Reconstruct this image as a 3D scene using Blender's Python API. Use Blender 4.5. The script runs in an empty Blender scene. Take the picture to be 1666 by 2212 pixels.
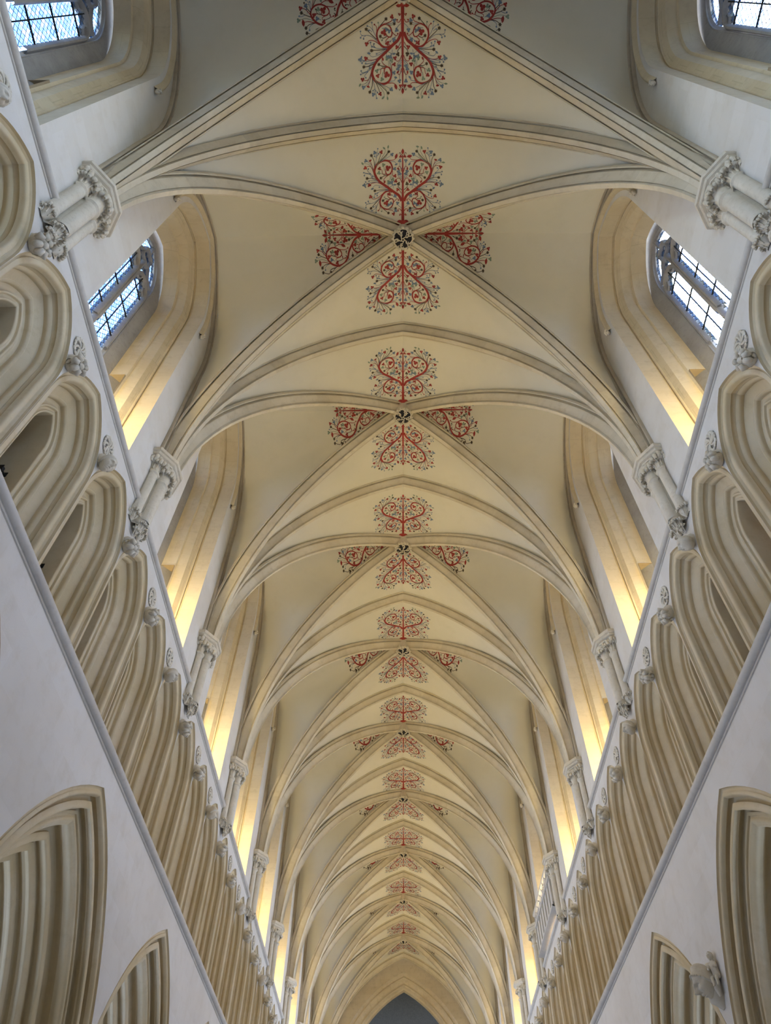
import bpy, bmesh, math, random
from mathutils import Vector, Matrix
random.seed(7)
PI = math.pi
scene = bpy.context.scene
COL = scene.collection

# ------------------------------------------------------------------ camera
# heights below are measured from the camera's eye level; everything is lifted by EYE at the very end
EYE = 1.6
F_PX, TH, YAW, ROLL, CAMX = 1531.62, 0.9262, -0.0317, 0.0199, -0.1378
fw = Vector((math.sin(YAW)*math.cos(TH), math.cos(YAW)*math.cos(TH), math.sin(TH)))
r0 = Vector((math.cos(YAW), -math.sin(YAW), 0)); u0 = r0.cross(fw)
cr, sr = math.cos(ROLL), math.sin(ROLL)
rt = cr*r0 + sr*u0; up = -sr*r0 + cr*u0
cam_data = bpy.data.cameras.new('camera'); cam = bpy.data.objects.new('camera', cam_data); COL.objects.link(cam)
cam_data.sensor_fit = 'HORIZONTAL'; cam_data.sensor_width = 36.0
cam_data.lens = F_PX/1666.0*36.0
cam_data.clip_start = 0.05; cam_data.clip_end = 500
cam.matrix_world = Matrix(((rt.x, up.x, -fw.x, CAMX), (rt.y, up.y, -fw.y, 0), (rt.z, up.z, -fw.z, 0), (0, 0, 0, 1)))
scene.camera = cam

# ------------------------------------------------------------------ world, light, exposure
scene.view_settings.view_transform = 'Standard'
scene.view_settings.look = 'None'
scene.view_settings.exposure = -0.34
scene.view_settings.gamma = 1.0
scene.view_settings.use_curve_mapping = False
W = bpy.data.worlds.new('world'); scene.world = W; W.use_nodes = True
wn = W.node_tree.nodes; wl = W.node_tree.links
bg = wn['Background']; sky = wn.new('ShaderNodeTexSky'); sky.sky_type = 'NISHITA'
sky.sun_disc = False; sky.sun_elevation = math.radians(58); sky.sun_rotation = math.radians(50)
sky.air_density = 1.0; sky.dust_density = 1.2; sky.ozone_density = 1.0
SKY_STRENGTH = 4.2
bg.inputs['Strength'].default_value = SKY_STRENGTH
wl.new(sky.outputs[0], bg.inputs['Color'])

def area(name, loc, aim, sx, sy, power, color):
    d = bpy.data.lights.new(name, 'AREA'); d.shape = 'RECTANGLE'; d.size = sx; d.size_y = sy
    d.energy = power; d.color = color
    o = bpy.data.objects.new(name, d); COL.objects.link(o); o.location = loc
    o.rotation_euler = (Vector(aim)-Vector(loc)).to_track_quat('-Z', 'Y').to_euler()
    return o
COOL = (0.52, 0.67, 1.0)
WARM = (1.0, 0.80, 0.42)
# lamps added in the aisles as daylight: a floor wash, an uplight per bay
for sx in (-1, 1):
    a_ = area('added_floor_wash', (sx*10.5, 24, 3.6), (sx*-1.0, 24, -1.6), 56.0, 4.0, 200, COOL)
    a_.data.spread = math.radians(48)
    for k in range(-2, 10):
        yk = 5.28+k*5.14
        a_ = area('added_aisle_uplight', (sx*9.4, yk+.8, -.7), (sx*6.0, yk+.1, 3.0), 2.6, 2.2, 80 if k < 0 else 160 if k < 3 else (230 if k < 6 else 460), COOL)
        a_.data.spread = math.radians(100)

# ------------------------------------------------------------------ materials
def new_mat(name):
    m = bpy.data.materials.new(name); m.use_nodes = True
    return m, m.node_tree.nodes, m.node_tree.links, m.node_tree.nodes['Principled BSDF']

def stone(name, c1, c2, c3, rough=0.9, scale=0.55, joints=None, bump=0.12, jdark=0.86, blocks=False):
    """limestone: broad mottling, finer staining, optional block joints (length, height, axes)"""
    m, n, l, b = new_mat(name)
    geo = n.new('ShaderNodeNewGeometry')
    n1 = n.new('ShaderNodeTexNoise'); n1.inputs['Scale'].default_value = scale; n1.inputs['Detail'].default_value = 4
    n2 = n.new('ShaderNodeTexNoise'); n2.inputs['Scale'].default_value = scale*6; n2.inputs['Detail'].default_value = 6; n2.inputs['Roughness'].default_value = .65
    n3 = n.new('ShaderNodeTexNoise'); n3.inputs['Scale'].default_value = 38; n3.inputs['Detail'].default_value = 4
    for t in (n1, n2, n3): l.new(geo.outputs['Position'], t.inputs['Vector'])
    r1 = n.new('ShaderNodeValToRGB'); r1.color_ramp.elements[0].position = .34; r1.color_ramp.elements[1].position = .66
    r1.color_ramp.elements[0].color = (*c1, 1); r1.color_ramp.elements[1].color = (*c2, 1)
    l.new(n1.outputs['Fac'], r1.inputs['Fac'])
    r2 = n.new('ShaderNodeMapRange'); r2.inputs['From Min'].default_value = .5; r2.inputs['From Max'].default_value = .78
    r2.inputs['To Min'].default_value = 0; r2.inputs['To Max'].default_value = .65
    l.new(n2.outputs['Fac'], r2.inputs['Value'])
    mx = n.new('ShaderNodeMix'); mx.data_type = 'RGBA'
    l.new(r2.outputs['Result'], mx.inputs['Factor']); l.new(r1.outputs['Color'], mx.inputs['A']); mx.inputs['B'].default_value = (*c3, 1)
    out = mx.outputs['Result']
    if joints:
        ln, ht, ax = joints
        sep = n.new('ShaderNodeSeparateXYZ'); l.new(geo.outputs['Position'], sep.inputs[0])
        cmb = n.new('ShaderNodeCombineXYZ'); l.new(sep.outputs[ax[0]], cmb.inputs[0]); l.new(sep.outputs[ax[1]], cmb.inputs[1])
        br = n.new('ShaderNodeTexBrick'); l.new(cmb.outputs[0], br.inputs['Vector'])
        br.inputs['Scale'].default_value = 1; br.inputs['Brick Width'].default_value = ln; br.inputs['Row Height'].default_value = ht
        br.inputs['Mortar Size'].default_value = .006; br.inputs['Mortar Smooth'].default_value = .6
        br.inputs['Color1'].default_value = (1, 1, 1, 1); br.inputs['Color2'].default_value = (.95, .94, .92, 1)
        br.inputs['Mortar'].default_value = (jdark, jdark*.99, jdark*.96, 1)
        mu = n.new('ShaderNodeMix'); mu.data_type = 'RGBA'; mu.blend_type = 'MULTIPLY'; mu.inputs['Factor'].default_value = 1
        l.new(out, mu.inputs['A']); l.new(br.outputs['Color'], mu.inputs['B']); out = mu.outputs['Result']
    if blocks:
        at = n.new('ShaderNodeAttribute'); at.attribute_name = 'block'
        mr = n.new('ShaderNodeMapRange'); mr.inputs['To Min'].default_value = .93; mr.inputs['To Max'].default_value = 1.04; l.new(at.outputs['Fac'], mr.inputs['Value'])
        mu = n.new('ShaderNodeMix'); mu.data_type = 'RGBA'; mu.blend_type = 'MULTIPLY'; mu.inputs['Factor'].default_value = 1
        l.new(out, mu.inputs['A']); l.new(mr.outputs['Result'], mu.inputs['B']); out = mu.outputs['Result']
    l.new(out, b.inputs['Base Color'])
    b.inputs['Roughness'].default_value = rough; b.inputs['Specular IOR Level'].default_value = .2
    bp = n.new('ShaderNodeBump'); bp.inputs['Strength'].default_value = bump; bp.inputs['Distance'].default_value = .01
    l.new(n3.outputs['Fac'], bp.inputs['Height']); l.new(bp.outputs['Normal'], b.inputs['Normal'])
    return m

def plain(name, c, rough=.85, metal=0.0, c2=None, scale=14):
    m, n, l, b = new_mat(name)
    t = n.new('ShaderNodeTexNoise'); t.inputs['Scale'].default_value = scale; t.inputs['Detail'].default_value = 4
    r = n.new('ShaderNodeValToRGB'); r.color_ramp.elements[0].position = .35; r.color_ramp.elements[1].position = .7
    c2 = c2 or tuple(x*.8 for x in c)
    r.color_ramp.elements[0].color = (*c2, 1); r.color_ramp.elements[1].color = (*c, 1)
    geo = n.new('ShaderNodeNewGeometry'); l.new(geo.outputs['Position'], t.inputs['Vector'])
    l.new(t.outputs['Fac'], r.inputs['Fac']); l.new(r.outputs['Color'], b.inputs['Base Color'])
    b.inputs['Roughness'].default_value = rough; b.inputs['Metallic'].default_value = metal
    return m

M = {}
M['wall'] = stone('limewashed_stone', (.67, .63, .57), (.72, .69, .64), (.62, .57, .49), joints=(1.1, .42, (1, 2)), jdark=.965)
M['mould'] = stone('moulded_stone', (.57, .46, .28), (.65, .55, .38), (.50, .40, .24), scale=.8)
M['reveal'] = stone('window_reveal_stone', (.61, .51, .34), (.67, .58, .41), (.50, .41, .27), joints=(.9, .45, (0, 2)), scale=.8)
M['rib'] = stone('rib_stone', (.60, .53, .40), (.67, .61, .49), (.48, .41, .29), scale=.9, blocks=True)
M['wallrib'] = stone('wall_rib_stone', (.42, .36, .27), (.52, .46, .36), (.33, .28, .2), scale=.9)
M['web'] = stone('vault_plaster', (.72, .68, .56), (.77, .73, .62), (.70, .66, .54), scale=.35, bump=.05)
M['carve'] = stone('carved_stone', (.62, .56, .45), (.70, .64, .53), (.50, .43, .32), scale=2.5, bump=.3)
M['string'] = stone('string_course_stone', (.55, .51, .45), (.62, .58, .52), (.46, .42, .36), scale=1.5)
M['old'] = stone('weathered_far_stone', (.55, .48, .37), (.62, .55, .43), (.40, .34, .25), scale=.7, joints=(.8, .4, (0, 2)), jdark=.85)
M['dark'] = plain('crossing_shade_stone', (.10, .10, .10))  # near-black tone stands in for the shade beyond the crossing arch
M['passage'] = stone('passage_shade_stone', (.33, .26, .17), (.38, .31, .21), (.25, .2, .13), joints=(.7, .35, (1, 2)), jdark=.8)  # colour darkened to stand in for shade deep inside the passages
M['sunk'] = stone('recess_shade_stone', (.24, .22, .19), (.34, .31, .27), (.16, .14, .12), scale=3)  # dark tone stands in for shade in the holes of the carving
M['floor'] = stone('paving_stone', (.50, .50, .49), (.56, .56, .55), (.42, .41, .40), joints=(.9, .6, (0, 1)), jdark=.7)
M['red'] = plain('red_ochre_paint', (.33, .035, .03)); M['brown'] = plain('dark_umber_paint', (.075, .05, .03))
M['blue'] = plain('blue_paint', (.17, .24, .36)); M['green'] = plain('grey_green_paint', (.24, .32, .24))
M['black'] = plain('boss_ground_paint', (.012, .012, .02)); M['lead'] = plain('lead_came', (.05, .055, .07), .6)
M['iron'] = plain('black_iron', (.02, .02, .02), .5, .6)
M['tracery'] = stone('backlit_tracery_stone', (.26, .25, .25), (.32, .31, .30), (.2, .19, .18), scale=2)  # colour lowered to imitate stone seen backlit against the glass
M['gallery'] = stone('gallery_stone', (.52, .49, .44), (.58, .55, .50), (.44, .41, .36), scale=1.5)

def glass_mat():
    m, n, l, b = new_mat('leaded_glass')
    n.remove(b); out = n['Material Output']
    geo = n.new('ShaderNodeNewGeometry')
    r = n.new('ShaderNodeValToRGB'); r.color_ramp.interpolation = 'CONSTANT'
    e = r.color_ramp.elements
    e[0].position = 0; e[0].color = (.19, .31, .56, 1)
    e[1].position = .35; e[1].color = (.34, .45, .64, 1)
    for p, c in ((.55, (.16, .27, .52, 1)), (.72, (.54, .60, .68, 1)), (.86, (.30, .42, .49, 1)), (.95, (.42, .41, .35, 1))):
        q = e.new(p); q.color = c
    oi = n.new('ShaderNodeObjectInfo'); ad = n.new('ShaderNodeMath'); ad.operation = 'ADD'; fr = n.new('ShaderNodeMath'); fr.operation = 'FRACT'
    l.new(geo.outputs['Random Per Island'], ad.inputs[0]); l.new(oi.outputs['Random'], ad.inputs[1]); l.new(ad.outputs[0], fr.inputs[0])
    l.new(fr.outputs[0], r.inputs['Fac'])
    tr = n.new('ShaderNodeBsdfTransparent'); l.new(r.outputs['Color'], tr.inputs['Color'])
    gl = n.new('ShaderNodeBsdfGlossy'); gl.inputs['Roughness'].default_value = .15
    mx = n.new('ShaderNodeMixShader'); mx.inputs['Fac'].default_value = .06
    l.new(tr.outputs[0], mx.inputs[1]); l.new(gl.outputs[0], mx.inputs[2]); l.new(mx.outputs[0], out.inputs['Surface'])
    return m
M['glass'] = glass_mat()

# ------------------------------------------------------------------ mesh helpers
class MB:
    def __init__(s): s.v = []; s.f = []; s.mi = []
    def face(s, pts, m=0):
        i = len(s.v); s.v += [tuple(p) for p in pts]; s.f.append(tuple(range(i, i+len(pts)))); s.mi.append(m)
    def grid(s, rows, close=False, m=0):
        """rows: list of equally long point lists"""
        i = len(s.v); nc = len(rows[0])
        for r in rows: s.v += [tuple(p) for p in r]
        for a in range(len(rows)-1):
            for b in range(nc if close else nc-1):
                c = (b+1) % nc
                s.f.append((i+a*nc+b, i+a*nc+c, i+(a+1)*nc+c, i+(a+1)*nc+b)); s.mi.append(m)
        return i
    def box(s, x0, x1, y0, y1, z0, z1, m=0):
        i = len(s.v)
        s.v += [(x, y, z) for z in (z0, z1) for y in (y0, y1) for x in (x0, x1)]
        for q in ((0, 2, 3, 1), (4, 5, 7, 6), (0, 1, 5, 4), (2, 6, 7, 3), (0, 4, 6, 2), (1, 3, 7, 5)):
            s.f.append(tuple(i+k for k in q)); s.mi.append(m)
    def tube(s, pts, rad, n=8, cap=True, m=0, flat=1.0):
        """tube along 3-d points; rad: number or list"""
        pts = [Vector(p) for p in pts]
        if not isinstance(rad, (list, tuple)): rad = [rad]*len(pts)
        rows = []; ref = Vector((0, 0, 1))
        t0 = (pts[1]-pts[0]).normalized()
        if abs(t0.dot(ref)) > .9: ref = Vector((0, 1, 0))
        for k, p in enumerate(pts):
            t = (pts[min(k+1, len(pts)-1)]-pts[max(k-1, 0)]).normalized()
            a = t.cross(ref)
            if a.length < 1e-4: a = t.orthogonal()
            a.normalize(); b = a.cross(t).normalized(); ref = b
            rows.append([p+a*(math.cos(q)*rad[k])+b*(math.sin(q)*rad[k]*flat) for q in (2*PI*j/n for j in range(n))])
        i = s.grid(rows, True, m)
        if cap:
            s.f.append(tuple(i+j for j in range(n))[::-1]); s.mi.append(m)
            e = i+(len(rows)-1)*n; s.f.append(tuple(e+j for j in range(n))); s.mi.append(m)
    def ball(s, c, r, n=8, k=6, m=0):
        rx, ry, rz = r if isinstance(r, (tuple, list)) else (r, r, r)
        rows = [[(c[0]+rx*math.sin(PI*a/k)*math.cos(2*PI*j/n), c[1]+ry*math.sin(PI*a/k)*math.sin(2*PI*j/n), c[2]+rz*math.cos(PI*a/k))
                 for j in range(n)] for a in range(1, k)]
        i = s.grid(rows, True, m); t = len(s.v); s.v += [(c[0], c[1], c[2]+rz), (c[0], c[1], c[2]-rz)]
        e = i+(k-2)*n
        for j in range(n):
            s.f.append((t, i+j, i+(j+1) % n)); s.f.append((t+1, e+(j+1) % n, e+j)); s.mi += [m, m]
    def lathe(s, prof, n=16, a0=0, a1=2*PI, c=(0, 0), m=0):
        full = abs(a1-a0-2*PI) < 1e-6
        k = n if full else n+1
        rows = [[(c[0]+r*math.cos(a0+(a1-a0)*j/n), c[1]+r*math.sin(a0+(a1-a0)*j/n), z) for j in range(k)] for r, z in prof]
        s.grid(rows, full, m)
    def mesh(s, name, mats, sharp=30, smooth=True):
        me = bpy.data.meshes.new(name); me.from_pydata(s.v, [], s.f)
        for m in (mats if isinstance(mats, (list, tuple)) else [mats]): me.materials.append(m)
        if s.mi and any(s.mi): me.polygons.foreach_set('material_index', s.mi)
        if smooth:
            me.polygons.foreach_set('use_smooth', [True]*len(me.polygons))
            me.set_sharp_from_angle(angle=math.radians(sharp))
        me.update(); return me

def link(name, data, parent=None, loc=(0, 0, 0), rotz=0.0):
    o = bpy.data.objects.new(name, data); COL.objects.link(o)
    o.location = loc; o.rotation_euler = (0, 0, rotz)
    if parent: o.parent = parent
    return o
def tag(o, label=None, cat=None, group=None, kind=None):
    for k, v in (('label', label), ('category', cat), ('group', group), ('kind', kind)):
        if v: o[k] = v
    return o
ORD = ['nearest', 'second', 'third', 'fourth', 'fifth', 'sixth', 'seventh', 'eighth', 'ninth', 'tenth', 'eleventh', 'twelfth']
def ordinal(i):
    names = ['first', 'second', 'third', 'fourth', 'fifth', 'sixth', 'seventh', 'eighth', 'ninth', 'tenth', 'eleventh', 'twelfth', 'thirteenth',
             'fourteenth', 'fifteenth', 'sixteenth', 'seventeenth', 'eighteenth', 'nineteenth', 'twentieth']
    return names[i] if i < 20 else 'twenty-' + names[i-20]

def bead(p, q, h, n=6):
    """points after p up to q on a bulging (h>0, towards the void) or hollow arc, in (half-width, depth) space"""
    dx, dy = q[0]-p[0], q[1]-p[1]; L = math.hypot(dx, dy); nx, ny = -dy/L, dx/L
    out = []
    for k in range(1, n+1):
        t = k/n; s = math.sin(PI*t)*h
        out.append((p[0]+dx*t+nx*s, p[1]+dy*t+ny*s))
    return out
def profile(*items):
    """(a,d) points, or (a,d,h) = arc with sagitta h from the previous point"""
    P = [items[0][:2]]
    for it in items[1:]:
        if len(it) == 2: P.append(it)
        else: P += bead(P[-1], it[:2], it[2], 8)
    return P

def arch_path(a, z0, c, zbot, n=14, clip=None, zmid=None):
    """2-d (dy,z) points of a two-centred arch of half-width a"""
    R = a+c; tm = math.acos(max(-1, min(1, c/R)))
    zmid = zmid or (zbot+z0)/2
    pts = [(-a, zbot), (-a, zmid)]
    arc = [(R*math.cos(tm*k/n)-c, z0+R*math.sin(tm*k/n)) for k in range(n+1)]
    arc[-1] = (0.0, arc[-1][1])
    pts += [(-y, z) for y, z in arc] + [(y, z) for y, z in arc[::-1][1:]]
    pts += [(a, zmid), (a, zbot)]
    if clip: pts = [(max(-clip, min(clip, y)), z) for y, z in pts]
    return pts
def arch_mesh(name, prof, z0, c, zbot, mat, n=14, clip=None, sharp=30, zmid=None, door=False):
    mb = MB()
    paths = [arch_path(a, z0, c, zbot, n, clip, zmid) for a, d in prof]
    rows = [[(-d, p[j][0], p[j][1]) for (a, d), p in zip(prof, paths)] for j in range(len(paths[0]))]
    mb.grid(rows)
    if door:                                # leave the passage doorways open: last profile strip of the two lower jambs
        nc = len(prof)-1; nr = len(rows)-1
        drop = {nc-1, (nr-1)*nc+nc-1}; mb.f = [f for i, f in enumerate(mb.f) if i not in drop]; mb.mi = mb.mi[:len(mb.f)]
    return mb.mesh(name, mat, sharp)
def arch_z(dy, a, z0, c):
    R = a+c; v = R*R-(abs(dy)+c)**2
    return z0+math.sqrt(max(v, 0))

# ------------------------------------------------------------------ dimensions
B = 5.14; Y0 = 5.28; WX = 4.95
ZT, ZB = 10.5, 6.92
KS = list(range(-2, 9))                    # bays; boss of bay k stands at Y0+k*B
YK = lambda k: Y0+k*B
ZFLOOR = -EYE
SIDES = ((-1, 'left', 0.0), (1, 'right', PI))

# ------------------------------------------------------------------ setting: floor, walls, ceiling roots
mb = MB(); mb.box(-16, 16, -12, 62, ZFLOOR-.2, ZFLOOR)
tag(link('floor', mb.mesh('floor', M['floor'], smooth=False)), 'pale stone paved floor of the nave below the view', 'floor', kind='structure')

A_Z0, A_C = 2.05, 1.9546                   # arcade arch
ARC = profile((2.867, 0), (2.862, .035), (2.80, .04, -.012), (2.80, .028), (2.722, .055, .03), (2.715, .085), (2.64, .19, -.075),
              (2.645, .125), (2.60, .10), (2.555, .175, .05), (2.545, .20), (2.50, .33, -.07), (2.505, .285), (2.455, .285), (2.452, .315),
              (2.43, .315), (2.335, .33, .035), (2.30, .42, .02), (2.30, .46), (2.215, .66, -.10), (2.20, .61), (2.15, .60), (2.10, .70, .05),
              (2.10, .73), (2.06, .80, -.04), (2.05, .77), (2.0, .79), (1.96, .88, .045), (1.95, .92), (1.93, 1.02, -.04), (1.92, 1.0), (1.87, 1.0), (1.83, 1.09, .045), (1.83, 1.12), (1.82, 1.22, -.04), (1.80, 1.20), (1.76, 1.30, .045), (1.78, 1.42, -.03), (1.74, 1.42), (1.71, 1.50, .04), (1.73, 1.60, -.03), (1.70, 1.60), (1.68, 1.72, .04), (1.72, 1.9), (2.0, 2.05), (2.4, 2.3))
T_Z0, T_C, TW = 9.0, .47, B/3             # triforium arch
TRI = profile((.855, 0), (.850, .045), (.832, .058), (.79, .052, -.02), (.775, .05), (.70, .105, .028), (.692, .13), (.70, .215, -.012), (.688, .212),
              (.655, .305, .022), (.66, .325), (.53, .405), (.515, .405), (.487, .475, .014), (.487, .50), (.385, .49, -.02), (.375, .475),
              (.345, .50, .016), (.34, .515), (.285, .495, -.012), (.255, .53, .012), (.25, .62), (.245, 1.05), (.40, 1.3))
C_Z0, C_C = 16.6, .71                      # clerestory reveal
CLE = profile((1.36, 0), (1.355, .34), (1.385, .36), (1.385, .40), (1.33, .425, .02), (1.20, .50), (1.165, .62), (1.15, .66), (1.15, .72), (1.10, .74), (1.07, 1.10))

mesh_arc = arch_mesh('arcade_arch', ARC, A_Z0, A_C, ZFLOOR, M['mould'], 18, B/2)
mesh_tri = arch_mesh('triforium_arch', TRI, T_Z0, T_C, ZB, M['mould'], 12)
mesh_cle = arch_mesh('clerestory_reveal', CLE, C_Z0, C_C, ZT-.1, M['reveal'], 12, zmid=13.15, door=True)

def column_wall(mb, half, zb, zt, a, z0, c, yoff=0.0, n=12, zbot_open=True):
    """flat wall field with an arched hole, local x=0"""
    pts = [p for p in arch_path(a, z0, c, zb, n) if abs(p[0]) <= half+1e-6]
    if a >= half:
        e = arch_z(half, a, z0, c); pts = [(-half, e)] + [p for p in pts if abs(p[0]) < half-1e-4] + [(half, e)]
    else:
        mb.face([(0, yoff-half, zb), (0, yoff-a, zb), (0, yoff-a, zt), (0, yoff-half, zt)])
        mb.face([(0, yoff+a, zb), (0, yoff+half, zb), (0, yoff+half, zt), (0, yoff+a, zt)])
    for p, q in zip(pts, pts[1:]):
        if q[0]-p[0] > 1e-5:
            mb.face([(0, yoff+p[0], p[1]), (0, yoff+q[0], q[1]), (0, yoff+q[0], zt), (0, yoff+p[0], zt)])

def F_half(z):                              # wall rib (formeret): half-width at height z
    if z <= 15.75: return 2.30
    return max(0.0, math.sqrt(max(0, 3.333**2-(z-15.753)**2))-1.0266)
F_TOP = 15.753+math.sqrt(3.333**2-1.0266**2)

mb = MB(); column_wall(mb, B/2, ZFLOOR, ZB, ARC[0][0], A_Z0, A_C, n=18); mesh_w1 = mb.mesh('arcade_wall', M['wall'], smooth=False)
mb = MB()
for t in (-1, 0, 1): column_wall(mb, TW/2, ZB, ZT, TRI[0][0], T_Z0, T_C, yoff=t*TW, n=12)
mesh_w2 = mb.mesh('triforium_wall', M['wall'], smooth=False)
mb = MB(); column_wall(mb, B/2, ZT, 19.3, CLE[0][0], C_Z0, C_C, n=12); mesh_w3 = mb.mesh('clerestory_wall', M['wall'], smooth=False)
# wall passage behind the triforium, closed box open to the nave through the arches
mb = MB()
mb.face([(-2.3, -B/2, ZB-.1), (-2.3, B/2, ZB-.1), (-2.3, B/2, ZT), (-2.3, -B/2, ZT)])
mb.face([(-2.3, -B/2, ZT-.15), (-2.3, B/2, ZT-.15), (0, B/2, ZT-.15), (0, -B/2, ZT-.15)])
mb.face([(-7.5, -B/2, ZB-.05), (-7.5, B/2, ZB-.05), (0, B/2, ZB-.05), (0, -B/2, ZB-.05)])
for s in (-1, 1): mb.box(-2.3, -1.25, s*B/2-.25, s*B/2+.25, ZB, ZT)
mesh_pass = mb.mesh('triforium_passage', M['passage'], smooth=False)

# upper passage doorway in the clerestory jambs: a stone niche with lintel, in the shade-darkened tone
def doorway(s):
    mb = MB(); y = s*1.06
    x0, x1, zt = -.74, -1.10, 13.15
    yo = s*1.9
    mb.face([(x0, y, ZT), (x0, yo, ZT), (x0, yo, zt), (x0, y, zt)])
    mb.face([(x1, y, ZT), (x1, yo, ZT), (x1, yo, zt), (x1, y, zt)])
    mb.face([(x0, y, zt), (x0, yo, zt), (x1, yo, zt), (x1, y, zt)])
    mb.face([(x0, yo, ZT), (x1, yo, ZT), (x1, yo, zt), (x0, yo, zt)])
    return mb.mesh('passage_doorway', M['passage'], smooth=False)

# ---- stone string courses
def string_mesh(length, r):
    mb = MB()
    prof = [(0, r*1.2), (r*.55, r*1.15), (r*1.25, r*.55), (r*1.5, 0), (r*1.3, -r*.6), (r*.75, -r*.95), (r*.35, -r*.9), (r*.3, -r*1.35), (0, -r*1.4)]
    mb.grid([[(x, y, z) for x, z in prof] for y in (-length/2, 0, length/2)]); return mb.mesh('string_course', M['string'], 50)

walls = {}
for sg, nm, rot in SIDES:
    w = tag(link('wall_'+nm, None), 'pale limewashed stone nave wall on the %s with arcade, triforium and clerestory' % nm, 'wall', kind='structure')
    walls[nm] = w
    for k in KS:
        L = (sg*WX, YK(k), 0)
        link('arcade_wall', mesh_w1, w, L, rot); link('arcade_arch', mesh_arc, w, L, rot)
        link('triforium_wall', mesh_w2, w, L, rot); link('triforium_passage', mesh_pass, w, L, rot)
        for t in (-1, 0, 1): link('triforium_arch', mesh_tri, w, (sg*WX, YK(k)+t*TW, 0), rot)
        link('clerestory_wall', mesh_w3, w, L, rot)
        link('clerestory_reveal', mesh_cle, w, L, rot)

# ------------------------------------------------------------------ ceiling: webs, ribs
TR = dict(c=2.461, z0=11.9876, R=7.1435); DG = dict(c=3.0356, z0=11.663, R=7.6867); RD = .30
HD = 2.36                                   # plan half-length of a diagonal along the nave at u=4.65
def arc_z(A, u, off=0.0):
    R = A['R']+off; v = R*R-(u+A['c'])**2
    return A['z0']+math.sqrt(max(v, 0))
def arc_u(A, z, off=0.0):
    R = A['R']+off; return math.sqrt(max(0, R*R-(z-A['z0'])**2))-A['c']
def diag_v(u): return u*HD/4.65
D_TOP = arc_z(DG, 0, RD)
ZSPR = 11.9
def web_point_side(t, s):
    """lateral cell: t 0..1 springing..ridge, s 0..1 diagonal..wall; returns u, v>=0, z"""
    zd = ZSPR+(D_TOP-ZSPR)*t; zf = ZSPR+(F_TOP-ZSPR)*t
    ud = min(arc_u(DG, zd, RD), 4.93) if t < 1 else 0.0
    vd = diag_v(ud); vf = min(F_half(zf), vd if ud > 4.9 else 9)
    u = ud+(WX-ud)*s; v = vd+(vf-vd)*s; z = zd+(zf-zd)*s
    return u, v, z
def web_z(x, y):
    """height of the vault surface under bay-local (x,y)"""
    u, v = abs(x), abs(y)
    if v >= diag_v(u):
        w = (v-diag_v(u))/max(1e-6, B/2-diag_v(u)); return arc_z(DG, u, RD)*(1-w)+arc_z(TR, u, RD)*w
    lo, hi = 0.0, 1.0
    for _ in range(40):
        t = (lo+hi)/2; ud, vd, _z = web_point_side(t, 0)
        if ud >= u: lo = t; continue
        s = (u-ud)/(WX-ud); vv = web_point_side(t, s)[1]
        if vv > v: lo = t
        else: hi = t
    t = (lo+hi)/2; ud = web_point_side(t, 0)[0]; s = max(0, min(1, (u-ud)/(WX-ud)))
    return web_point_side(t, s)[2]

mb = MB()
us = [4.93*(1-math.cos(PI/2*k/20)) for k in range(21)]
us = sorted(4.93*math.sin(PI/2*k/20) for k in range(21))
for sx in (-1, 1):
    for sy in (-1, 1):
        rows = []
        for u in us:
            v0 = diag_v(u)
            row = []
            for k in range(7):
                w = k/6; z = arc_z(DG, u, RD)*(1-w)+arc_z(TR, u, RD)*w
                row.append((sx*u, sy*(v0+(B/2-v0)*w), z))
            rows.append(row)
        mb.grid(rows)
        rows = []
        for k in range(25):
            t = 1-(1-k/24)**2
            row = []
            for j in range(9):
                u, v, z = web_point_side(t, j/8); row.append((sx*u, sy*v, z))
            rows.append(row)
        mb.grid(rows)
bm = bmesh.new(); me = mb.mesh('vault_web', M['web'], 22); bm.from_mesh(me)
bmesh.ops.remove_doubles(bm, verts=bm.verts, dist=.002); bmesh.ops.recalc_face_normals(bm, faces=bm.faces)
bm.to_mesh(me); bm.free(); me.set_sharp_from_angle(angle=math.radians(18)); mesh_web = me

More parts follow.
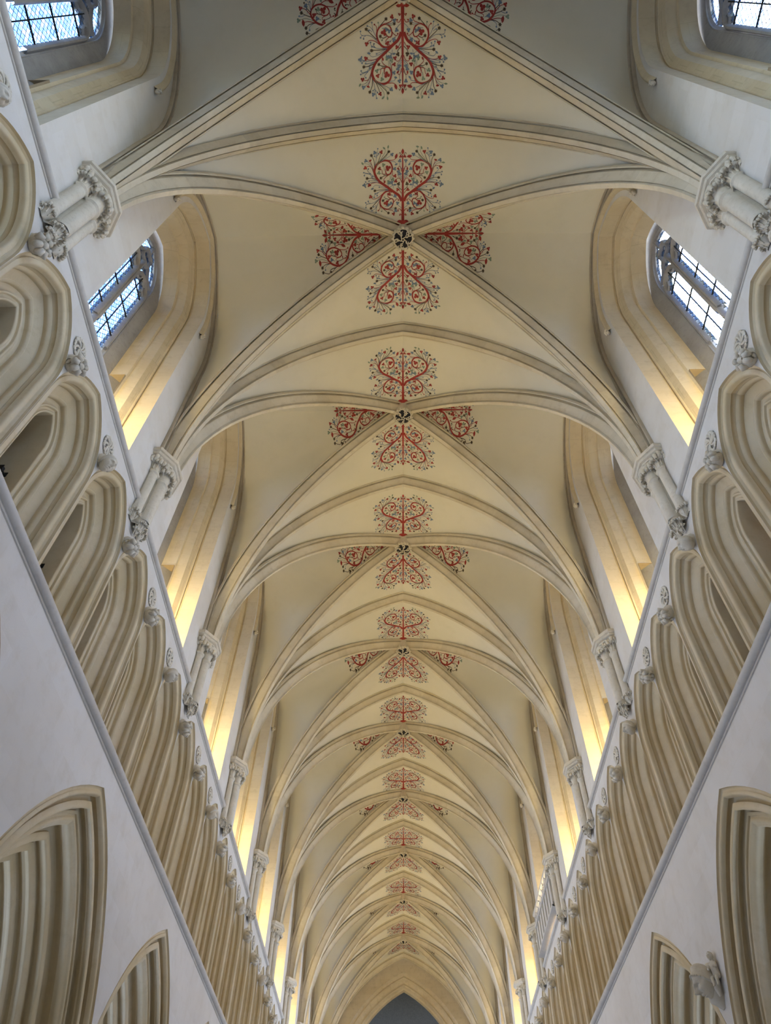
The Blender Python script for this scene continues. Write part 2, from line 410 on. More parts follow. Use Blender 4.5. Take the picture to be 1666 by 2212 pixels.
RIBP = [(-.215, 0), (-.215, .055), (-.207, .068), (-.190, .07), (-.184, .005), (-.156, .005), (-.152, .085), (-.166, .105), (-.166, .125), (-.14, .165),
        (-.105, .21), (-.08, .248), (-.068, .285), (-.062, .245), (-.052, .245), (-.046, .325), (.046, .325)]
RIBP = RIBP+[(-w, d) for w, d in RIBP[::-1][1:]]
def rib_mesh(name, A, plan_len, half, mat, prof=RIBP, zs=None):
    """half: horizontal distance from the crown to the springing; A in terms of u; plan_len: plan length per unit u"""
    mb = MB(); rows = []
    zs = 11.85 if zs is None else zs
    th0 = math.asin((zs-A['z0'])/A['R']); th1 = math.acos(A['c']/A['R'])
    def row(th, side, apex=False):
        r = []
        for w, d in prof:
            rad = A['R']+RD-d+.03
            if apex:
                u = 0.0; z = A['z0']+math.sqrt(rad*rad-A['c']**2)
            else:
                u = rad*math.cos(th)-A['c']; z = A['z0']+rad*math.sin(th)
            r.append((side*u, w, z))
        return r
    N = 22
    for k in range(N): rows.append(row(th0+(th1-th0)*k/N, -1))
    rows.append(row(0, 1, True))
    for k in range(N-1, -1, -1): rows.append(row(th0+(th1-th0)*k/N, 1))
    # rows are laid in the (x=u, y=w) frame; skew into plan: along direction (u, plan_len*u)
    mb.grid(rows)
    L = math.hypot(1, plan_len); nx, ny = -plan_len/L, 1/L
    mb.v = [(x+nx*y, x*plan_len+ny*y, z) for x, y, z in mb.v]
    me = mb.mesh(name, mat, 24); at = me.attributes.new('block', 'FLOAT', 'FACE'); nc = len(prof)-1; rn = random.Random(name)
    tone = [rn.random() for _ in range(200)]
    at.data.foreach_set('value', [tone[i//nc] for i in range(len(me.polygons))]); return me
mesh_trib = rib_mesh('transverse_rib', TR, 0.0, 4.68, M['rib'])
mesh_d1 = rib_mesh('diagonal_rib', DG, HD/4.65, 4.65, M['rib'])
mesh_d2 = rib_mesh('diagonal_rib', DG, -HD/4.65, 4.65, M['rib'])
# wall rib: two slim rolls along the meeting of web and wall, and the window hood-mould inside it
def wall_strip(name, a, z0, c, zb, prof, mat, n=14):
    """prof: (da, proud) offsets swept along a pointed arch on the wall plane"""
    mb = MB(); paths = [arch_path(a+da, z0, c, zb, n) for da, p in prof]
    mb.grid([[(p, path[j][0], path[j][1]) for (da, p), path in zip(prof, paths)] for j in range(len(paths[0]))])
    return mb.mesh(name, mat, 35)
WR = profile((.03, 0), (.03, .085), (-.03, .10, -.028), (-.034, .03), (-.056, .03), (-.056, .05), (-.10, .055, -.024), (-.104, .0))
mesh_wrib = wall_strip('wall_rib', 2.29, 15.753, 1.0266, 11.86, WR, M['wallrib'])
HM = profile((.05, 0), (.05, .05), (-.04, .055, -.03), (-.06, .02), (-.08, 0))
mesh_hood = wall_strip('window_hood_mould', 1.56, C_Z0, C_C, 16.25, HM, M['reveal'])
ceil = tag(link('ceiling', None), 'cream plastered ribbed stone vault over the whole nave', 'ceiling', kind='structure')
for k in KS:
    L = (0, YK(k), 0)
    link('vault_web', mesh_web, ceil, L)
    link('diagonal_rib', mesh_d1, ceil, L); link('diagonal_rib', mesh_d2, ceil, L)
    link('transverse_rib', mesh_trib, ceil, (0, YK(k)+B/2, 0))
    for sg, nm, rot in SIDES:
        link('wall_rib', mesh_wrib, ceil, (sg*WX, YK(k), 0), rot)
        link('window_hood_mould', mesh_hood, walls[nm], (sg*WX, YK(k), 0), rot)
        dw = doorway(1) if (k, sg) == (KS[0], -1) else None
        if dw: mesh_dw = (dw, doorway(-1))
        for q in mesh_dw: link('passage_doorway', q, walls[nm], (sg*WX, YK(k), 0), rot)

# ------------------------------------------------------------------ string courses (trim)
n_trim = 0
sm_low = string_mesh(B, .075); sm_up = string_mesh(B-.62, .062)
for sg, nm, rot in SIDES:
    n_trim += 1
    t = tag(link('trim_%d' % n_trim, None), 'long grey stone string course under the triforium on the %s wall' % nm, 'string course', kind='structure')
    for k in KS: link('string_course', sm_low, t, (sg*WX, YK(k), ZB), rot)
    n_trim += 1
    t = tag(link('trim_%d' % n_trim, None), 'thin grey stone string course at the clerestory sill of the %s wall, broken by the shafts' % nm, 'string course', kind='structure')
    for k in KS: link('string_course', sm_up, t, (sg*WX, YK(k), ZT), rot)

# ------------------------------------------------------------------ windows
def bar_path(mb, pts, w, x0, x1, closed=False):
    """flat bar of width w along (y,z) points between depths x0..x1 with a small chamfer towards the nave"""
    n = len(pts); rows = []
    for i, (y, z) in enumerate(pts):
        a = pts[(i-1) % n if closed else max(i-1, 0)]; b = pts[(i+1) % n if closed else min(i+1, n-1)]
        tx, tz = b[0]-a[0], b[1]-a[1]; L = math.hypot(tx, tz) or 1; ny, nz = -tz/L, tx/L
        rows.append([(x1, y+ny*w, z+nz*w), (x0-.05, y+ny*w, z+nz*w), (x0, y+ny*w*.35, z+nz*w*.35), (x0, y-ny*w*.35, z-nz*w*.35), (x0-.05, y-ny*w, z-nz*w), (x1, y-ny*w, z-nz*w)])
    if closed: rows.append(rows[0])
    mb.grid(rows)
WB = ZT+.35                                # glass foot
GX = -1.27                                 # glass plane, local x
LC, LW = .37, .29                          # light centre and half-width
FA, FZ0, FC = .72, 16.9, .42               # frame arch
frame = arch_mesh('window_frame', profile((1.36, .80), (1.09, 1.03), (1.07, 1.08), (.80, 1.19), (.78, 1.20), (.74, 1.22, .02), (.70, 1.26), (.70, 1.34)), FZ0, FC+.1, ZT-.05, M['tracery'], 12)
def light_path(yc):
    a, c, z0 = LW+.03, .12, 16.35
    return [(yc+y, z) for y, z in arch_path(a, z0, c, WB, 8)]
def tracery_mesh():
    mb = MB()
    for yc in (-LC, LC):
        bar_path(mb, light_path(yc)[1:-1], .05, -1.17, -1.36)
        # cusps inside the light head
        for s in (-1, 1):
            bar_path(mb, [(yc+s*.30, 16.42), (yc+s*.17, 16.47), (yc+s*.12, 16.58), (yc+s*.17, 16.68), (yc+s*.2, 16.80)], .028, -1.22, -1.33)
    ring = [(.21*math.cos(2*PI*k/24)*(1-.16*math.cos(8*PI*k/24)), 17.28+.23*math.sin(2*PI*k/24)*(1-.16*math.cos(8*PI*k/24))) for k in range(24)]
    bar_path(mb, ring, .045, -1.19, -1.35, True)
    bar_path(mb, [(-.68, 16.9), (-.42, 16.98), (-.22, 17.2)], .045, -1.2, -1.35); bar_path(mb, [(.68, 16.9), (.42, 16.98), (.22, 17.2)], .045, -1.2, -1.35)
    bar_path(mb, [(0, 17.5), (0, 17.95)], .045, -1.2, -1.35); bar_path(mb, [(0, 16.8), (0, 17.05)], .05, -1.2, -1.35)
    return mb.mesh('tracery', M['tracery'], 40)
mesh_trac = tracery_mesh()
mb = MB(); mb.grid([[(x, y, z) for x, y in ((-1.36, -.05), (-1.2, -.05), (-1.15, -.018), (-1.15, .018), (-1.2, .05), (-1.36, .05))] for z in (ZT, 13.5, 16.95)])
mesh_mull = mb.mesh('mullion', M['tracery'], 40)
def inside(y, z, yc): 
    if z < WB or abs(y-yc) > LW: return False
    return z < arch_z(y-yc, LW, 16.35, .12)
def inside_top(y, z): return z > 16.75 and abs(y) < .7 and z < arch_z(y, .70, FZ0, FC+.1)-.03
QW, QH = .112, .178
pan = MB(); low = MB(); led = MB(); QUADS = []
rnd = random.Random(3)
for i in range(-9, 10):
    for j in range(0, 90):
        y = (i+(.5 if j % 2 else 0))*QW; z = WB+j*QH/2
        for yc in (-LC, LC, None):
            if (inside(y, z, yc) if yc is not None else (not inside(y, z, LC) and not inside(y, z, -LC) and inside_top(y, z))):
                t = [rnd.uniform(-.006, .006) for _ in range(2)]
                QUADS.append((y, z, t))
                pan.face([(GX+t[0], y, z-QH/2), (GX+t[1], y+QW/2, z), (GX-t[0], y, z+QH/2), (GX-t[1], y-QW/2, z)])
                # leads along two edges of every quarry
                for (ya, za, yb, zb) in ((y, z-QH/2, y+QW/2, z), (y, z-QH/2, y-QW/2, z)):
                    dy, dz = yb-ya, zb-za; L = math.hypot(dy, dz); ny, nz = -dz/L*.0068, dy/L*.0068; x0 = GX+.012
                    led.grid([[(GX+.007, ya+ny, za+nz), (x0, ya, za), (GX+.007, ya-ny, za-nz)], [(GX+.007, yb+ny, zb+nz), (x0, yb, zb), (GX+.007, yb-ny, zb-nz)]])
QUADS.sort(key=lambda q: abs(q[1]-14.9))
for y, z, t in QUADS[300:]: low.face([(GX+t[0], y, z-QH/2), (GX+t[1], y+QW/2, z), (GX-t[0], y, z+QH/2), (GX-t[1], y-QW/2, z)])
QUADS = QUADS[:300]
mesh_low = low.mesh('diamond_panes', M['glass'], smooth=False)
mb = MB(); mb.face([(0, 0, -QH/2), (0, QW/2, 0), (0, 0, QH/2), (0, -QW/2, 0)]); mesh_q = mb.mesh('pane', M['glass'], smooth=False)
mesh_pan = pan.mesh('diamond_panes', M['glass'], smooth=False); mesh_led = led.mesh('lead_lattice', M['lead'], smooth=False)
mb = MB()
mb.box(-1.255, -1.23, -.67, -.06, -.014, .014); mb.box(-1.255, -1.23, .06, .67, -.014, .014); mesh_sadd = mb.mesh('saddle_bar', M['iron'], smooth=False)
mb = MB(); mb.box(-1.245, -1.225, -.011, .011, WB, 16.9); mesh_stan = mb.mesh('stanchion', M['iron'], smooth=False)
mb = MB(); mb.face([(-.9, -1.3, ZT), (-.9, 1.3, ZT), (-1.25, .75, WB), (-1.25, -.75, WB)]); mb.face([(0, -1.38, ZT+.02), (0, 1.38, ZT+.02), (-.95, 1.3, ZT+.02), (-.95, -1.3, ZT+.02)])
mesh_sill = mb.mesh('window_sill', M['reveal'], smooth=False)
wi = 0
for k in KS[1:]:
    for sg, nm, rot in SIDES:
        wi += 1
        w = tag(link('window_%d' % wi, None, None, (sg*WX, YK(k), 0), rot), 'two-light leaded clerestory window in the %s wall, %s from the near end' % (nm, ordinal(k+1)), 'window', kind='structure')
        for n_, me_ in (('window_frame', frame), ('tracery', mesh_trac), ('mullion', mesh_mull), ('window_sill', mesh_sill)): link(n_, me_, w)
        o = link('diamond_panes', mesh_low if k < 1 else mesh_pan, w); o['kind'] = 'stuff'
        if k < 1:
            for y, z, t in QUADS: link('pane', mesh_q, w, (GX, y, z)).rotation_euler = (0, t[0]/QH*2, t[1]/QW*2)
        o = link('lead_lattice', mesh_led, w); o['kind'] = 'stuff'
        for z in (11.0, 12.05, 13.1, 14.12, 15.16, 16.2): link('saddle_bar', mesh_sadd, w, (0, 0, z))
        for y in (-LC+.07, LC-.07): link('stanchion', mesh_stan, w, (0, y, 0))
        # warm floodlight standing on the sill behind the string course
        if k < 0: continue
        d = bpy.data.lights.new('sill_floodlight', 'POINT'); d.energy = 280 if k == 0 else 350; d.color = WARM; d.shadow_soft_size = .18
        lo = bpy.data.objects.new('sill_floodlight', d); COL.objects.link(lo); lo.location = (sg*(WX+.62), YK(k)-.2, ZT+.5)

# ------------------------------------------------------------------ carved leaf, used by capitals, corbels and stops
def leaf_mesh(name, k=1.0, lobes=3):
    """stiff-leaf: a stalk rising, bending outward (+x) and curling into a lobed knob; root at the origin"""
    mb = MB()
    path = [(0, 0, 0), (.01, 0, .10), (.03, 0, .19), (.065, 0, .26), (.11, 0, .29), (.15, 0, .265), (.155, 0, .215), (.125, 0, .195)]
    mb.tube([(x*k, y*k, z*k) for x, y, z in path], [.02*k, .02*k, .028*k, .05*k, .066*k, .066*k, .054*k, .03*k], 10, True, 0, .8)
    for s in ((-1, 1) if lobes > 1 else ()):
        mb.tube([(.06*k, s*.02*k, .24*k), (.10*k, s*.065*k, .27*k), (.135*k, s*.085*k, .25*k), (.14*k, s*.075*k, .215*k), (.115*k, s*.06*k, .205*k)],
                [.025*k, .045*k, .05*k, .042*k, .02*k], 9, True, 0, .85)
    mb.ball((.15*k, 0, .205*k), .042*k, 9, 7)
    return mb.mesh(name, M['carve'], 180)
mesh_leaf = leaf_mesh('leaf'); mesh_leaf_s = leaf_mesh('leaf', .8)
def shaft_mesh(r, z0, z1):
    mb = MB(); mb.lathe([(r, z0), (r, z1-.05), (r*1.02, z1-.045), (r*1.28, z1-.02), (r*1.3, z1+.0), (r*1.22, z1+.025), (r*1.0, z1+.03)], 18, -PI*.5, PI*.5)
    return mb.mesh('shaft', M['carve'], 40)
ZN = 11.30
mesh_sh_c = shaft_mesh(.128, 10.12, ZN); mesh_sh_s = shaft_mesh(.108, 10.18, ZN+.06)
def abacus_mesh():
    mb = MB()
    def poly(e, z): return [(0, -.56-e, z), (.15+e*.6, -.56-e, z), (.415+e, -.20-e*.3, z), (.415+e, .20+e*.3, z), (.15+e*.6, .56+e, z), (0, .56+e, z)]
    prof = [(-.10, 11.70), (-.10, 11.735), (-.055, 11.75), (-.035, 11.775), (-.035, 11.79), (.0, 11.80), (.0, 11.885), (-.02, 11.90)]
    rows = [poly(e, z) for e, z in prof]; mb.grid(rows)
    mb.face(poly(-.02, 11.90)); mb.face(poly(-.10, 11.70)[::-1]); return mb.mesh('abacus', M['carve'], 20)
mesh_ab = abacus_mesh()
mb = MB(); mb.grid([[(0, -.35, z), (.02, -.33, z), (.02, -.16, z), (.13, -.11, z), (.13, .11, z), (.02, .16, z), (.02, .33, z), (0, .35, z)] for z in (9.98, 11.75)])
mesh_back = mb.mesh('backing', M['carve'], 20)
def bell_mesh():
    mb = MB()
    for (x, y, r, zb) in ((.135, 0, .12, ZN), (.03, -.25, .10, ZN+.06), (.03, .25, .10, ZN+.06)):
        mb.lathe([(r, zb+.02), (r*1.05, zb+.12), (r*1.3, zb+.26), (r*1.75, zb+.37), (r*1.9, 11.72)], 14, -PI*.62, PI*.62, (x, y))
    return mb.mesh('bell', M['carve'], 50)
mesh_bell = bell_mesh()
CAP_LEAVES = []
for (x, y, r, zb, angs) in ((.135, 0, .10, ZN+.05, (-70, -24, 24, 70)), (.03, -.25, .085, ZN+.08, (-95, -50, -5)), (.03, .25, .085, ZN+.08, (95, 50, 5))):
    for a in angs:
        q = math.radians(a); CAP_LEAVES.append((x+r*math.cos(q), y+r*math.sin(q), zb, q, .86))
for (y, q) in ((-.13, -.5), (.13, .5), (-.36, -1.2), (.36, 1.2)): CAP_LEAVES.append((.12 if abs(y) < .2 else .05, y, ZN+.13, q, .86))
def corbel_mesh():
    mb = MB()
    mb.lathe([(.135, 10.30), (.14, 10.2), (.13, 10.1), (.09, 9.98), (.04, 9.88), (.0, 9.84)], 14, -PI*.6, PI*.6, (.10, 0))
    for s in (-1, 1): mb.lathe([(.11, 10.30), (.115, 10.22), (.09, 10.08), (.04, 9.98), (0, 9.95)], 12, -PI*.6, PI*.6, (.03, s*.24))
    return mb.mesh('corbel', M['carve'], 45)
mesh_corb = corbel_mesh()
COR_LEAVES = []
for (x, y, r, zb, angs) in ((.11, 0, .085, 9.93, (-75, -35, 5, 45, 85)), (.03, -.24, .07, 10.0, (-90, -45, 0)), (.03, .24, .07, 10.0, (90, 45, 0))):
    for a in angs: q = math.radians(a); COR_LEAVES.append((x+r*math.cos(q), y+r*math.sin(q), zb+random.uniform(-.03, .03), q, random.uniform(.5, .68)))
for a in (-50, 0, 50): q = math.radians(a); COR_LEAVES.append((.06+.03*math.cos(q), .05*math.sin(q), 9.80, q, .55))
def vault_shaft(sg, nm, rot, k):
    idx = k+1
    o = tag(link('vault_shaft', None, None, (sg*WX, YK(k)+B/2, 0), rot),
            'triple stone vault shaft with leafy capital on the %s wall, %s from the near end' % (nm, ordinal(idx)), 'column', 'vault shafts between the clerestory windows')
    link('shaft', mesh_sh_c, o, (.135, 0, 0)); link('shaft', mesh_sh_s, o, (.03, -.245, 0)); link('shaft', mesh_sh_s, o, (.03, .245, 0)); link('backing', mesh_back, o)
    link('capital_bell', mesh_bell, o); link('abacus', mesh_ab, o); c = link('corbel', mesh_corb, o)
    cb = [q for q in o.children if q.name.startswith('capital_bell')][0]
    for (x, y, z, q, s) in CAP_LEAVES:
        l = link('leaf', mesh_leaf, cb, (x, y, z), q+random.uniform(-.15, .15)); l.scale = (s*random.uniform(.9, 1.1), s, s*random.uniform(.95, 1.12))
    for (x, y, z, q, s) in COR_LEAVES:
        l = link('leaf', mesh_leaf_s, c, (x, y, z), q+random.uniform(-.3, .3)); l.scale = (s, s, s)
    return o
for sg, nm, rot in SIDES:
    for k in range(-1, 8): vault_shaft(sg, nm, rot, k)

# ------------------------------------------------------------------ carved heads
def head_mesh(name, seed=0, n=24, m=18, mat=None):
    """face towards +x, about 1 unit tall, chin at z=-.5"""
    rn = random.Random(seed); jw = rn.uniform(.9, 1.1)
    g = lambda v, c, s: math.exp(-((v-c)/s)**2)
    rows = []
    for a in range(m+1):
        th = PI*a/m; row = []
        for j in range(n):
            ph = 2*PI*j/n; ph = ph-.72*math.sin(ph); nx, ny, nz = math.sin(th)*math.cos(ph), math.sin(th)*math.sin(ph), math.cos(th)
            x, y, z = .42*nx, .36*ny, .5*nz
            if z < 0: y *= 1-.35*(-z/.5)**1.5*jw; x *= 1-.12*(-z/.5)
            f = max(0, nx)
            x += f*(.20*g(y, 0, .06)*g(z, -.09, .085)+.10*g(y, 0, .055)*g(z, .05, .12))          # nose
            x += f*.085*g(z, .16, .05)*g(abs(y), .12, .10)                                     # brows
            x -= f*.125*g(z, .055, .06)*g(abs(y), .14, .075)                                    # eye sockets
            x += f*.075*g(z, .05, .032)*g(abs(y), .14, .05)                                  # eyeballs
            x += f*(.085*g(z, -.235, .03)+.08*g(z, -.31, .03))*g(y, 0, .11)                   # lips
            x -= f*.06*g(z, -.272, .014)*g(y, 0, .1)
            x += f*.11*g(z, -.43, .06)*g(y, 0, .11)                                           # chin
            x += f*.05*g(z, -.08, .09)*g(abs(y), .2, .08)                                    # cheeks
            row.append((x, y, z))
        rows.append(row)
    mb = MB(); mb.grid(rows, True); 
    for s in (-1, 1): mb.ball((-.03, s*.355, .0), (.05, .03, .09), 7, 5)
    return mb.mesh(name, mat or M['carve'], 60)
def hair_mesh(seed, wavy=.02):
    mb = MB(); rows = []; n = 26; m = 10
    for a in range(m+1):
        row = []
        for j in range(n):
            ph = 2*PI*j/n; front = max(0, math.cos(ph)); lim = PI*(.66-.40*front**.7)
            th = lim*a/m; w = 1.10+wavy*math.sin(9*ph+a*1.1+seed)+.015*math.sin(17*ph+seed)
            if a == m: w -= .13
            row.append((.42*w*math.sin(th)*math.cos(ph)-.01, .37*w*math.sin(th)*math.sin(ph), .5*w*math.cos(th)+.01))
        rows.append(row)
    mb.grid(rows, True); return mb.mesh('hair', M['carve'], 60)
heads = [head_mesh('face', s, 40, 40) for s in range(3)]; hairs = [hair_mesh(s, .03+.015*s) for s in range(3)]
def knot_mesh(seed):
    """leafy stop: a bunch of curled lobes round a central ball"""
    rn = random.Random(seed); mb = MB()
    mb.ball((.10, 0, 0), (.12, .13, .15), 10, 8)
    for j in range(7):
        q = 2*PI*j/7+rn.uniform(-.2, .2); c, s = math.cos(q), math.sin(q)
        mb.tube([(.04, c*.05, s*.06), (.14, c*.10, s*.11), (.20, c*.12, s*.14), (.22, c*.085, s*.10), (.20, c*.06, s*.07)], [.03, .044, .048, .04, .018], 10)
    mb.ball((.21, 0, 0), .05, 10, 8); return mb.mesh('leaf_knot', M['carve'], 180)
knots = [knot_mesh(s) for s in range(3)]
mb = MB(); mb.tube([(0, 0, .10), (.05, 0, .06), (.11, 0, -.0)], [.12, .115, .09], 10); mesh_neck = mb.mesh('neck_block', M['carve'], 50)
for sg, nm, rot in SIDES:
    hi = 0; ri = 0
    for k in KS[1:]:
        for f in (-1/6, 1/6, .5):
            L = (sg*WX, YK(k)+f*B, 9.50)
            hi += 1
            kind = (hi*5+(sg > 0)) % 3
            if kind != 1:
                o = tag(link('leaf_stop', None, None, L, rot), 'leafy carved stop between triforium arches on the %s wall, %s from the near end' % (nm, ordinal(hi-1)), 'carving', 'carved stops of the triforium arches')
                link('leaf_knot', knots[hi % 3], o).rotation_euler = (random.uniform(0, 6), .25, 0)
                link('neck_block', mesh_neck, o)
            else:
                o = tag(link('head_stop', None, None, L, rot), 'carved stone head between triforium arches on the %s wall, %s from the near end' % (nm, ordinal(hi-1)), 'carving', 'carved stops of the triforium arches')
                fc = link('face', heads[hi % 3], o, (.15, 0, -.02)); fc.scale = (.30, .33, .31); fc.rotation_euler = (0, .42, random.uniform(-.35, .35))
                hr = link('hair', hairs[(hi+1) % 3], o, (.145, 0, -.015)); hr.scale = (.30, .34, .31); hr.rotation_euler = fc.rotation_euler
                link('neck_block', mesh_neck, o)

# warm lamps inside the triforium wall passages
for sg, k, e in ((1, 0, 45), (-1, -1, 30), (-1, 2, 14), (1, 2, 14), (-1, 3, 16), (1, 3, 16), (1, 4, 16), (-1, 4, 16)):
    d = bpy.data.lights.new('passage_lamp', 'POINT'); d.energy = e; d.color = WARM; d.shadow_soft_size = .15
    lo = bpy.data.objects.new('passage_lamp', d); COL.objects.link(lo); lo.location = (sg*(WX+1.6), YK(k)+.3, ZB+.9)

# ---- carved roundels in the triforium spandrels
def roundel_meshes():
    mb = MB(); mb.lathe([(.20, 0), (.195, .006), (.1, .006), (0, .006)], 28)
    mb.v = [(z, x, y) for x, y, z in mb.v]; rim = mb.mesh('shade_disc', M['sunk'], 40)  # flat dark disc painted as the shade between the leaves
    out = []
    for s in range(3):
        rn = random.Random(s+20); mb = MB(); n = 7+s
        for j in range(n):
            q = 2*PI*j/n+rn.uniform(-.2, .2)
            pts = []
            for t in range(9):
                r = .02+.165*min(1, t/5)-(.05*(t-5)/3 if t > 5 else 0); a = q+t*.17
                pts.append((.014+.012*math.sin(t*.7), r*math.cos(a), r*math.sin(a)))
            mb.tube(pts, [.012, .016, .02, .022, .024, .026, .026, .022, .012], 6)
            for e in (-.3, .05, .4): mb.ball((.02, .172*math.cos(q+.9+e), .172*math.sin(q+.9+e)), (.016, .028, .030), 8, 6)
        mb.ball((.01, 0, 0), .034, 7, 5); out.append(mb.mesh('carved_leafwork', M['carve'], 180))
    return rim, out
mesh_rim, mesh_rounds = roundel_meshes()
for sg, nm, rot in SIDES:
    ri = 0
    for k in KS[1:]:
        for f in (-1/6, 1/6):
            ri += 1
            o = tag(link('roundel', None, None, (sg*WX, YK(k)+f*B-.03, 9.95), rot), 'small oval leafwork roundel sunk in triforium spandrel, %s wall, %s from the near end' % (nm, ordinal(ri-1)), 'carving', 'carved roundels of the triforium')
            link('shade_disc', mesh_rim, o, (.003, 0, 0)); c = link('carved_leafwork', mesh_rounds[(ri+(sg > 0)) % 3], o, (0, 0, 0)); c.rotation_euler = (ri*1.3, 0, 0)

# ---- small stops at the ends of the window hood-moulds
mb = MB(); mb.ball((.07, 0, 0), (.06, .05, .085), 9, 7)
mb.tube([(.04, .03, .08), (.12, .035, .06), (.14, 0, -.02), (.10, -.03, -.07)], [.02, .026, .024, .014], 7); mb.ball((.12, -.02, .05), .03, 7, 5)
mesh_stop = mb.mesh('hood_stop', M['carve'], 60)
for sg, nm, rot in SIDES:
    for k in range(-1, 9):
        for s in (-1, 1):
            e = 'near' if s < 0 else 'far'
            tag(link('hood_stop', mesh_stop, None, (sg*WX, YK(k)+s*1.57, 16.2), rot), 'small carved knob at %s end of %s clerestory window hood, %s wall' % (e, ordinal(k+1), nm), 'carving', 'knobs ending the window hoods')

# ------------------------------------------------------------------ roof bosses
def boss_meshes():
    core = MB(); core.lathe([(.0, -.03), (.12, -.025), (.19, .0), (.235, .05)], 28)
    ring = MB(); ring.lathe([(.225, .04), (.232, .012), (.25, .005), (.262, .03), (.27, .08), (.26, .2), (.26, .42)], 28)
    N = 16
    for j in range(N):
        a = 2*PI*j/N; ring.ball((.262*math.cos(a), .262*math.sin(a), .065), (.042, .042, .055), 7, 5)
    arms = []
    for j in range(5):
        mb = MB(); pts = []
        q = 2*PI*j/5
        for t in range(10):
            r = .045+.20*t/9; a = q+.85*math.sin(t/9*PI*.9)-.2*t/9
            pts.append((r*math.cos(a), r*math.sin(a), -.075+.085*(t/9)**2))
        mb.tube(pts, [.012, .012, .013, .013, .014, .015, .016, .018, .018, .016], 7)
        for da, r, s in ((.42, .185, .034), (.72, .205, .036), (.58, .125, .027)):
            a = q+da; mb.tube([(r*math.cos(a)+s*math.cos(b), r*math.sin(a)+s*math.sin(b), -.045+(.04 if r > .15 else 0)-.012*math.sin(b)) for b in (2*PI*i/9 for i in range(8))], [.010, .014, .015, .015, .015, .015, .013, .008], 6)
        arms.append(mb.mesh('leaf_scroll', M['carve'], 60))
    mb = MB(); mb.tube([(.035*math.cos(b), .035*math.sin(b), -.078) for b in (2*PI*i/12 for i in range(13))], .013, 6, False)
    return core.mesh('boss_ground', M['black'], 40), ring.mesh('boss_rim', M['carve'], 50), arms, mb.mesh('boss_eye', M['carve'], 60)
b_core, b_ring, b_arms, b_eye = boss_meshes()
for k in KS[1:]:
    o = tag(link('roof_boss', None, None, (0, YK(k), 18.56)), 'round carved boss of curling leaves at the vault crossing, %s from the near end' % ordinal(k+1), 'boss', 'roof bosses along the ridge of the vault')
    link('boss_ground', b_core, o); link('boss_rim', b_ring, o); link('boss_eye', b_eye, o)
    for a in b_arms: link('leaf_scroll', a, o, (0, 0, 0), 0)
    o.rotation_euler = (0, 0, k*.9)

# ------------------------------------------------------------------ painted scrolls on the vault
def smooth(pts, n=5):
    out = []
    P = [pts[0]]+list(pts)+[pts[-1]]
    for i in range(1, len(P)-2):
        a, b, c, d = P[i-1], P[i], P[i+1], P[i+2]
        for k in range(n):
            t = k/n
            out.append(tuple(.5*(2*b[q]+(c[q]-a[q])*t+(2*a[q]-5*b[q]+4*c[q]-d[q])*t*t+(3*b[q]-a[q]-3*c[q]+d[q])*t**3) for q in (0, 1)))
    out.append(pts[-1]); return out
COLS = {'r': 0, 'k': 1, 'b': 2, 'g': 3}
class Paint:
    """flat paint laid 8 mm below the web, drawn in (s along the stem, w across)"""
    def __init__(s, place): s.mb = MB(); s.place = place
    def poly(s, pts, c): s.mb.face([s.place(*p) for p in pts], COLS[c])
    def stroke(s, pts, w0, w1, c, n=5, wm=None):
        P = smooth(pts, n) if len(pts) > 2 else pts; rows = []; N = len(P)
        for i, p in enumerate(P):
            a = P[max(i-1, 0)]; b = P[min(i+1, N-1)]; dx, dy = b[0]-a[0], b[1]-a[1]; L = math.hypot(dx, dy) or 1
            t = i/(N-1); w = (w0+(w1-w0)*t if wm is None else (w0+(wm-w0)*2*t if t < .5 else wm+(w1-wm)*(2*t-1)))/2
            nx, ny = -dy/L*w, dx/L*w
            rows.append([s.place(p[0]+nx, p[1]+ny), s.place(p[0]-nx, p[1]-ny)])
        s.mb.grid(rows, m=COLS[c])
    def disc(s, x, y, r, c, n=8): s.poly([(x+r*math.cos(2*PI*k/n), y+r*math.sin(2*PI*k/n)) for k in range(n)], c)
    def trefoil(s, x, y, r, c, rot=0):
        for k in range(3): a = rot+2*PI*k/3; s.disc(x+r*.62*math.cos(a), y+r*.62*math.sin(a), r*.60, c, 7)
    def star(s, x, y, r, c):
        s.poly([(x+(r if k % 2 == 0 else r*.55)*math.cos(2*PI*k/12), y+(r if k % 2 == 0 else r*.55)*math.sin(2*PI*k/12)) for k in range(12)], c)
    def leaf(s, x, y, r, c, a=.6):
        ca, sa = math.cos(a), math.sin(a)
        s.poly([(x+ca*u-sa*v, y+sa*u+ca*v) for u, v in ((-r*1.2, 0), (-r*.3, r*.6), (r*.5, r*.55), (r*1.3, 0), (r*.5, -r*.5), (-r*.3, -r*.55))], c)
